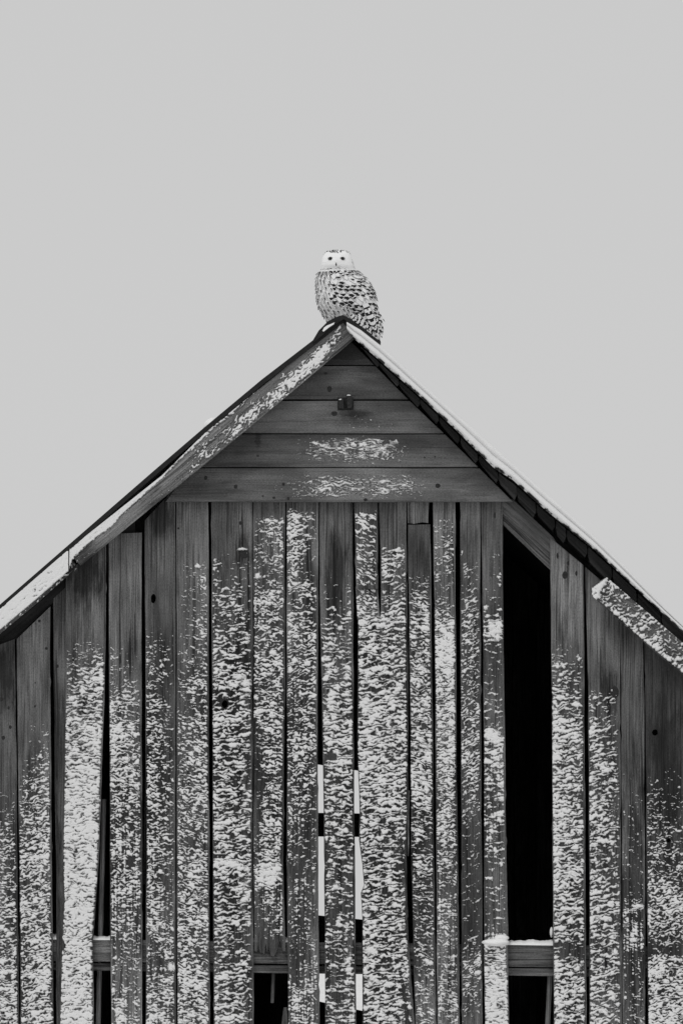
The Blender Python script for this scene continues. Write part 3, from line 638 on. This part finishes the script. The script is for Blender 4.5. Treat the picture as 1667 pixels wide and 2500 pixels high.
# rafters behind the big opening
slab('rafter', P(rough_poly([(1200, 1215), (1252, 1218), (1350, 1312), (1370, 1345), (1342, 1352), (1226, 1254)], .6)), .005, .045, WOOD, barn, angle=-43, color=.75)
slab('rafter', P(rough_poly([(1215, 1240), (1232, 1252), (1300, 1316), (1356, 1352), (1356, 1402), (1340, 1388), (1226, 1279), (1210, 1266)], .6)), -.001 + .03, .07, WOOD, barn, angle=-43, color=1.3, label='pale rafter across the top of the tall dark opening')
# right lower verge piece
A3 = [(1441, 1380), (1478, 1411), (1667, 1574), (2570, 2352)]; B3_ = [(1441, 1456), (1511, 1518), (1581, 1581), (1667, 1652), (2570, 2425)]
fas3 = slab('verge_board', P(rough_poly([(1478, 1412), (1456, 1423), (1441, 1445), (1442, 1456), (1511, 1518), (1581, 1581), (1667, 1652), (1760, 1733), (2570, 2425), (2570, 2352), (1760, 1654), (1667, 1574)], .5, 16)), -.13, -.095, WOOD, barn, angle=-40, color=.7,
            label='loose right verge board speckled and capped with snow')
def d_f3(U, T, V):
    end = np.clip((1462 + (1456 - V) * .45 - U) / 10 + .5, 0, 1)
    ok = (V > 1412 + (1478 - U) * .75) | (U > 1478)
    d = .55 + .32 * np.exp(-((T - .86) / .12) ** 2) + .25 * np.exp(-((T - .02) / .06) ** 2)
    d = np.where(T > .955, .1, d)
    return np.where(ok, np.maximum(d, end * .98), .001)
strip_snow(fas3, 'snow', (1442, 1720), A3, B3_, d_f3, -.13, 54, hmax=.015, rot=R(-20), su=15, sv=8)

# ---------------- iron track bracket in the gable
br = slab('hay_track_bracket', P([(824, 972), (824, 1003), (863, 1003), (863, 972)]), -.052, -.03, IRON, barn, angle=0, label='iron hay-track bracket poking through the gable planks')
slab('bracket_lug', P([(826, 983), (833, 977), (839, 974), (840, 1001), (827, 1000)]), -.10, -.04, IRON, br, bevel=.004)
slab('bracket_lug', P([(846, 969), (856, 969), (860, 976), (860, 999), (847, 1001)]), -.12, -.04, IRON, br, bevel=.004)
lump('snow', 851, 968.5, 5, 2.6, .014, -.10, br); lump('snow', 833, 978, 6, 2, .010, -.09, br)
knot(planks[2], 816, 1011, 8, 6, -.0481)

# ---------------- crossbeam and the things seen through the openings
def beam_band(name, y0, y1, va, vb, ha, hb, mat, color=1, label=None):
    return slab(name, P(rough_poly([(-760, va - 15), (2450, va + 24), (2450, vb + 24), (-760, vb - 15)], .8, 40)), y0, y1, mat, barn, angle=0, color=color, label=label)
bm_ = beam_band('crossbeam', .035, .16, 2297, 2351, 0, 0, WOOD, 1.25, 'heavy crossbeam behind the boards with snow along its top')
beam_band('ledger', .06, .14, 2354, 2373, 0, 0, WOOD, 1.1)
def beam_snow(u0, u1, vtop, hgt, y=.03):
    uu = np.arange(u0, u1, 1.6); yy = np.linspace(y, .17, 10)
    base = 2297 + uu * .0122 - 9.0 + 3
    topv = hgt * (1 + .35 * pn(uu / 9, uu * 0 + .3, 5) + .3 * pn(uu / 22, uu * 0 + .7, 6))
    vs, fs = [], []
    for j, y_ in enumerate(yy):
        s = math.sin(math.pi * min(1, (j + .15) / 9.3)) ** .6
        for i, q in enumerate(uu): vs.append((X(q), y_, Z(base[i] - topv[i] * s)))
    n = len(uu)
    for j in range(9):
        for i in range(n - 1): fs.append((j * n + i, j * n + i + 1, (j + 1) * n + i + 1, (j + 1) * n + i))
    vs += [(X(q), y - .001, Z(base[i] + 1)) for i, q in enumerate(uu)]; o = 10 * n
    for i in range(n - 1): fs.append((o + i, o + i + 1, i + 1, i))
    me = bpy.data.meshes.new('snow'); me.from_pydata(vs, [], fs)
    for p in me.polygons: p.use_smooth = True
    link('snow', me, SNOW, bm_)['kind'] = 'stuff'
beam_snow(1236, 1352, 0, 11); beam_snow(222, 275, 0, 9); beam_snow(618, 703, 0, 13); beam_snow(125, 146, 0, 12)
lump('snow', 1212, 2301, 34, 10, .045, -.02, lowb, 2); lump('snow', 1222, 2290, 18, 9, .03, -.012, lowb, 5)
lump('snow', 1346, 2276, 4, 13, .02, .05, bm_, 2)

def pole(name, u0, v0, u1, v1, r, y, mat, color=1, label=None):
    d = Vector((X(u1) - X(u0), 0, Z(v1) - Z(v0))); n = 8
    s = Vector((0, 1, 0)).cross(d).normalized(); vs, fs = [], []
    for k in range(2):
        c = Vector((X(u0), y, Z(v0))) + d * k
        for i in range(n):
            a = 2 * math.pi * i / n; vs.append(tuple(c + s * r * math.cos(a) + Vector((0, 1, 0)) * r * math.sin(a)))
    for i in range(n): fs.append((i, (i + 1) % n, n + (i + 1) % n, n + i))
    fs += [tuple(range(n))[::-1], tuple(range(n, 2 * n))]
    me = bpy.data.meshes.new(name); me.from_pydata(vs, [], fs)
    me.uv_layers.new(name='UVMap')
    for l in me.loops: co = me.vertices[l.vertex_index].co; me.uv_layers[0].data[l.index].uv = (co.x, co.z)
    return link(name, me, mat, barn, label, color=color)
pole('pole', 252, 1950, 236, 2560, .016, .20, PALEWOOD, 1.2, 'pale pole behind the crossbeam')
pole('pole', 667, 2365, 664, 2450, .011, .24, PALEWOOD, .8)
pole('pole', 1344, 2376, 1335, 2560, .017, .12, PALEWOOD, .6)
pole('pole', 357, 1900, 352, 2160, .012, .14, PALEWOOD, .5)
slab('brace', P([(692, 2460), (700, 2460), (706, 2560), (680, 2560)]), .1, .14, DWOOD, barn, color=2)

# ---------------- shell of the barn: side walls, floor, back wall with a loading opening
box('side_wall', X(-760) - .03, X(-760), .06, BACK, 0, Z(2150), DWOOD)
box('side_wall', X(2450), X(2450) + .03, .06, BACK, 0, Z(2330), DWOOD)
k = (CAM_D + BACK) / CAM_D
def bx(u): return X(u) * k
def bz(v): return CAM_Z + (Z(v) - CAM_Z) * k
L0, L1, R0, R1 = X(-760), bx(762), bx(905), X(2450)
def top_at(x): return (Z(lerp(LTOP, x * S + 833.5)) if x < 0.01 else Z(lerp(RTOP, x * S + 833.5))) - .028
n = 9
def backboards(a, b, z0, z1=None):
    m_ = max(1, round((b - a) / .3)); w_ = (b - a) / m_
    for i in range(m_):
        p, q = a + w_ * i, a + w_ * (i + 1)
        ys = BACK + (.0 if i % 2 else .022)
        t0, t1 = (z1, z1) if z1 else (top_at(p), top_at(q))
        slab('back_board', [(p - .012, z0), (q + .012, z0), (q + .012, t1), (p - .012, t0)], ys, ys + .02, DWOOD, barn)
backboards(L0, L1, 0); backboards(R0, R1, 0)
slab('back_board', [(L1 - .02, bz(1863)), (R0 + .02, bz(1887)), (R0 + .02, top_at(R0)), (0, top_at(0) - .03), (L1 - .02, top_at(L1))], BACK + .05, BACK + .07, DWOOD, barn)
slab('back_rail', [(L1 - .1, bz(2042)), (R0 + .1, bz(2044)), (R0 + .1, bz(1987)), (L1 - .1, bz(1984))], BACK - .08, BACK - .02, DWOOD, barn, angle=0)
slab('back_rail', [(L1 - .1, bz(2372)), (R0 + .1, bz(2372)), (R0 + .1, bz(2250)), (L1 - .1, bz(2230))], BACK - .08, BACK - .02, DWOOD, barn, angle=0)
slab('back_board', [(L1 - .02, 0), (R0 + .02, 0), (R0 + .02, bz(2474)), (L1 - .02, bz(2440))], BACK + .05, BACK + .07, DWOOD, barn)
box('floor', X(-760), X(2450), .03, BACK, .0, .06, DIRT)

# ------------------------------------------------------------------ the owl
owl = bpy.data.objects.new('owl', None); COL.objects.link(owl); owl.location = (X(838), .12, Z(776))
owl['label'] = 'white owl with dark barred plumage perched on the ridge of the barn'; owl['category'] = 'owl'
def cu_(c): return 700 + c / 5.2267
def cv_(c): return 570 + c / 5.2267
# slices: (cy, left, right, depth half, y centre)
SL = [(192, 600, 690, .012, .10), (200, 552, 735, .032, .098), (220, 505, 785, .055, .095), (250, 472, 812, .072, .092), (300, 452, 828, .084, .09), (350, 443, 842, .088, .09), (395, 440, 856, .088, .092), (425, 444, 862, .087, .098), (446, 436, 880, .089, .105), (480, 410, 925, .098, .112), (530, 388, 985, .112, .118),
      (600, 378, 1042, .124, .122), (700, 378, 1100, .13, .125), (800, 384, 1132, .13, .125), (900, 402, 1146, .126, .125), (1000, 452, 1165, .112, .125), (1080, 500, 1190, .098, .125), (1130, 530, 1200, .086, .125),
      (1180, 700, 1200, .07, .125), (1240, 890, 1200, .05, .125), (1310, 1000, 1196, .035, .125), (1370, 1080, 1190, .02, .125), (1388, 1110, 1180, .008, .125)]
SA = np.array(SL, float)
def osl(cy): return [float(np.interp(cy, SA[:, 0], SA[:, i])) for i in (1, 2, 3, 4)]
def opt(cy, th, grow=0.0):
    l, r, d, yc = osl(cy)
    c = (l + r) / 2; a = (r - l) / 2
    return Vector((X(cu_(c + a * math.cos(th))) + grow * math.cos(th), yc - (d + grow) * math.sin(th), Z(cv_(cy))))
OW = Vector(owl.location)
def owl_part(name, vs, fs, mats, mi=None, parent=owl, smooth=True, kind=None):
    me = bpy.data.meshes.new(name); me.from_pydata([tuple(Vector(v) - OW) for v in vs], [], fs)
    if mi is not None: me.polygons.foreach_set('material_index', mi)
    if smooth:
        for p in me.polygons: p.use_smooth = True
    return link(name, me, mats, parent, kind=kind)
cys = np.unique(np.concatenate([np.linspace(192, 460, 26), np.linspace(460, 1388, 50)])); NN = 40
vs, fs, mi = [], [], []
for cy in cys:
    for j in range(NN):
        th = 2 * math.pi * j / NN
        p = opt(cy, th)
        if cy < 430:                    # facial disc: flatter front with a shallow valley at the bill
            s_ = max(0, math.sin(th)); x_ = (math.cos(th))
            p.y += .012 * s_ ** 6 * math.exp(-((x_) / .10) ** 2) * (-1 if 330 < cy < 420 else 0.3)
        vs.append(tuple(p))
for i in range(len(cys) - 1):
    for j in range(NN):
        fs.append((i * NN + j, (i + 1) * NN + j, (i + 1) * NN + (j + 1) % NN, i * NN + (j + 1) % NN))
        mi.append(0 if cys[i] < 440 else 1)
fs.append(tuple(range(NN))); mi.append(0); fs.append(tuple(range((len(cys) - 1) * NN, len(cys) * NN))[::-1]); mi.append(1)
owl_part('body', vs, fs, [FACE, FEATHER], mi)

# feathers: a small cupped vane, dark cells chosen by pattern
def vane(base, dirn, side, nrm, ln, wd, pattern, V_, F_, M_, lift=.004, rows_=8, cols=5, shape=.5):
    o = len(V_)
    for r in range(rows_ + 1):
        t = r / rows_
        wv = wd * (1 - t ** 4 * .55) * (.75 + .25 * math.sin(math.pi * min(1, t * 1.2)))
        for c in range(cols + 1):
            s = c / cols * 2 - 1
            tip = 1 - shape * .22 * (s * s) * t
            p = base + dirn * ln * t * tip + side * (wv * s * .5) + nrm * (lift * t + .0025 * (1 - s * s))
            V_.append(tuple(p))
    for r in range(rows_):
        for c in range(cols):
            a = o + r * (cols + 1) + c
            F_.append((a, a + 1, a + cols + 2, a + cols + 1)); M_.append(pattern(r, c, rows_, cols))
def pat_back(r, c, R_, C_):
    m = abs(c - (C_ - 1) / 2); sk = int(SKEW * (c - (C_ - 1) / 2)); row = R_ - 2 + (0 if m > 1 else 0)
    if m < 1.2: return 1 if row - 3 + (PAT < .5) <= r + sk <= row else 0
    return 1 if (r + sk in (row - 1, row - 2) and (PAT > .3 or c > 2)) else 0
def pat_flank(r, c, R_, C_): return 1 if (c in (3, 4) and r > 2 and (r + c) % 2 + PAT > .3) else 0
def pat_tail(r, c, R_, C_): return 1 if (r % 5) in (3, 4) and 0 < c + 1 else 0
def pat_none(r, c, R_, C_): return 0
V_, F_, M_ = [], [], []
rr = random.Random(3)
cy = 1150; k_ = 0
while cy > 430:
    l, r, d, yc = osl(max(cy, 470))
    a = (r - l) / 2 / 5.2267 / S
    circ = math.pi * (a + d)
    small = 1.0 if cy > 600 else .58 + .42 * (cy - 440) / 160
    n_ = int(circ / (.0335 * small))
    for j in range(n_):
        th = 2 * math.pi * (j + .5 * (k_ % 2) + rr.uniform(-.18, .18)) / n_
        cyj = max(452, cy - 85 * max(0, -math.cos(th)) + 30 * max(0, math.cos(th)) * (1 if cy > 800 else -.6) + rr.uniform(-13, 13))
        p = opt(cyj, th, .001); px = opt(cyj, th + .05, .001); pz = opt(cyj + 12, th, .001)
        side = (p - px).normalized(); dn = (pz - p).normalized(); nrm = side.cross(dn)
        if nrm.dot(p - Vector((X(cu_((l + r) / 2)), yc, p.z))) < 0: nrm = -nrm
        nrm.normalize()
        front_left = math.cos(th) < -.45 - .2 * (cy - 500) / 600 and math.sin(th) > -.3
        PAT = rr.random(); SKEW = rr.choice((0, .5, -.5, 0))
        if front_left or (cy > 900 and math.cos(th) < -.05):
            dn = (dn * .8 - side * (.55 if math.cos(th) < -.2 else .1) * -1).normalized()
            vane(p, dn, side, nrm, .040, .021, pat_flank, V_, F_, M_, lift=.0035)
        else:
            drift = .28 * (1 if cy > 560 else .6)
            dn = (dn - side * drift).normalized() if side.x < 0 else (dn + side * drift).normalized()
            pt = pat_back if rr.random() < .86 else pat_none
            vane(p, dn, side, nrm, .050 * small, .041 * small, pt, V_, F_, M_, lift=.007)
    cy -= 47 * small; k_ += 1
# crown spots and hind-head flecks
for _ in range(300):
    cyj = rr.uniform(196, 246); th = rr.uniform(0, 2 * math.pi)
    if math.sin(th) > -.2 and (cyj > 232 - 14 * abs(math.cos(th)) or (abs(math.cos(th)) > .55 and rr.random() < .7)): continue
    p = opt(cyj, th, .001); px = opt(cyj, th + .06, .001); pz = opt(cyj + 10, th, .001)
    side = (p - px).normalized(); dn = (pz - p).normalized(); nrm = (p - Vector((X(cu_(640)), .09, Z(cv_(330))))).normalized()
    vane(p, dn, side, nrm, .012, .009, lambda r, c, R_, C_: 1 if r > 1 else 0, V_, F_, M_, lift=.0025, rows_=5, cols=3)
for _ in range(46):        # side of the head
    th = rr.uniform(-.5, .35); cyj = rr.uniform(300, 425)
    p = opt(cyj, th, .0005); px = opt(cyj, th + .06, .0005); pz = opt(cyj + 10, th, .0005)
    side = (p - px).normalized(); dn = (pz - p).normalized(); nrm = Vector((math.cos(th), -math.sin(th), 0))
    vane(p, dn, side, nrm, .010, .006, lambda r, c, R_, C_: 1 if r > 2 and c == 1 else 0, V_, F_, M_, lift=.002, rows_=5, cols=3)
for _ in range(60):  # collar under the chin: dark feather tips, most on the left, paint the chin's shadow
    th = rr.uniform(.35, 2.9); cyj = rr.uniform(424, 446)
    p = opt(cyj, th, .001); px = opt(cyj, th + .06, .001); pz = opt(cyj + 14, th, .001)
    side = (p - px).normalized(); dn = (pz - p + side * .004 * (1 if side.x < 0 else -1)).normalized(); nrm = Vector((math.cos(th), -math.sin(th), 0))
    dark = math.cos(th) < -.3 or rr.random() < .45
    vane(p, dn, side, nrm, .014, .011, (lambda r, c, R_, C_: 1 if r > 2 else 0) if dark else pat_none, V_, F_, M_, lift=.002, rows_=5, cols=3)
owl_part('plumage', V_, F_, [FEATHER, BARRED], M_, kind='stuff')
# wing tip and tail feathers, long and barred
def long_feather(name, a, b, wd, y, seed, bend=0.0, bars=5.5):
    V2, F2, M2 = [], [], []
    pa = Vector((X(cu_(a[0])), y, Z(cv_(a[1])))); pb = Vector((X(cu_(b[0])), y + .01, Z(cv_(b[1]))))
    d = pb - pa; ln = d.length; dn = d.normalized(); nrm = Vector((.15, -1, .1)).normalized(); side = dn.cross(nrm).normalized()
    rw = 20
    def pt(r, c, R_, C_):
        ph = (r + .35 * abs(c - 2) + seed * 1.1) % (R_ / bars); return 1 if ph > R_ / bars * (.50 + .06 * abs(c - 2)) else 0
    vane(pa, dn, side, nrm, ln, wd, pt, V2, F2, M2, lift=.006, rows_=rw, cols=5)
    return owl_part(name, V2, F2, [FEATHER, BARRED], M2)
TF = [((1010, 1000), (1215, 1330), .034, .02, 1), ((960, 1020), (1195, 1392), .040, .012, 2), ((900, 1040), (1150, 1380), .040, .006, 3), ((860, 1060), (1080, 1330), .036, .0, 4), ((1050, 960), (1228, 1260), .030, .03, 5),
      ((820, 1040), (1010, 1250), .034, -.004, 6), ((1000, 900), (1165, 1320), .046, -.010, 7)]
for a, b, wd, y, s_ in TF: long_feather('tail_feather' if s_ != 5 else 'wing_feather', a, b, wd, y, s_)
for a, b in [((1180, 1010), (1258, 1140)), ((1195, 1080), (1238, 1250)), ((1190, 1120), (1205, 1290)), ((1100, 950), (1205, 1060))]:
    long_feather('wing_feather', a, b, .007, .03, 3, bars=2)
# eyes and bill
def ball(name, cx, cy, rx, rz, ry, y, mat, parent=owl, n=14, m=8):
    V2, F2 = [], []
    for i in range(m + 1):
        ph = math.pi * i / m
        for j in range(n):
            t = 2 * math.pi * j / n
            V2.append((X(cu_(cx)) + rx * math.sin(ph) * math.cos(t), y + ry * math.sin(ph) * math.sin(t), Z(cv_(cy)) + rz * math.cos(ph)))
    for i in range(m):
        for j in range(n): F2.append((i * n + j, i * n + (j + 1) % n, (i + 1) * n + (j + 1) % n, (i + 1) * n + j))
    return owl_part(name, V2, F2, mat, parent=parent)
for ex in (557, 710):
    l, r, d, yc = osl(316); s_ = math.acos(max(-1, min(1, (ex - (l + r) / 2) / ((r - l) / 2))))
    yy = yc - d * math.sin(s_)
    e = ball('eye', ex, 316, .0160, .0122, .009, yy + .0015, IRIS)
    ball('pupil', ex, 316, .0072, .0080, .003, yy - .0068, PUPIL, parent=e)
    # upper lid
    V2, F2 = [], []
    for i in range(9):
        t = math.pi * (.06 + .88 * i / 8)
        x0, z0 = X(cu_(ex)) + .0158 * math.cos(t), Z(cv_(316)) + .0112 * math.sin(t)
        V2 += [(x0, yy + .001, z0 + .003), (x0, yy - .0072, z0 - .0005), (x0, yy - .004, z0 - .0032)]
    for i in range(8):
        for q in range(2): F2.append((i * 3 + q, i * 3 + q + 1, i * 3 + q + 4, i * 3 + q + 3))
    owl_part('eyelid', V2, F2, FACE, parent=e)
l, r, d, yc = osl(390); yb = yc - d - .012
bx0, bz0 = X(cu_(630)), Z(cv_(372))
V2 = [(bx0 - .004, yb + .014, bz0), (bx0 + .004, yb + .014, bz0), (bx0, yb + .002, bz0 + .001), (bx0 - .0055, yb + .012, bz0 - .010), (bx0 + .0055, yb + .012, bz0 - .010), (bx0, yb - .004, bz0 - .010), (bx0 - .003, yb + .008, bz0 - .018), (bx0 + .003, yb + .008, bz0 - .018), (bx0, yb - .003, bz0 - .021)]
owl_part('beak', V2, [(0, 2, 1), (0, 3, 5, 2), (2, 5, 4, 1), (3, 6, 8, 5), (5, 8, 7, 4), (6, 7, 8)], BEAK)
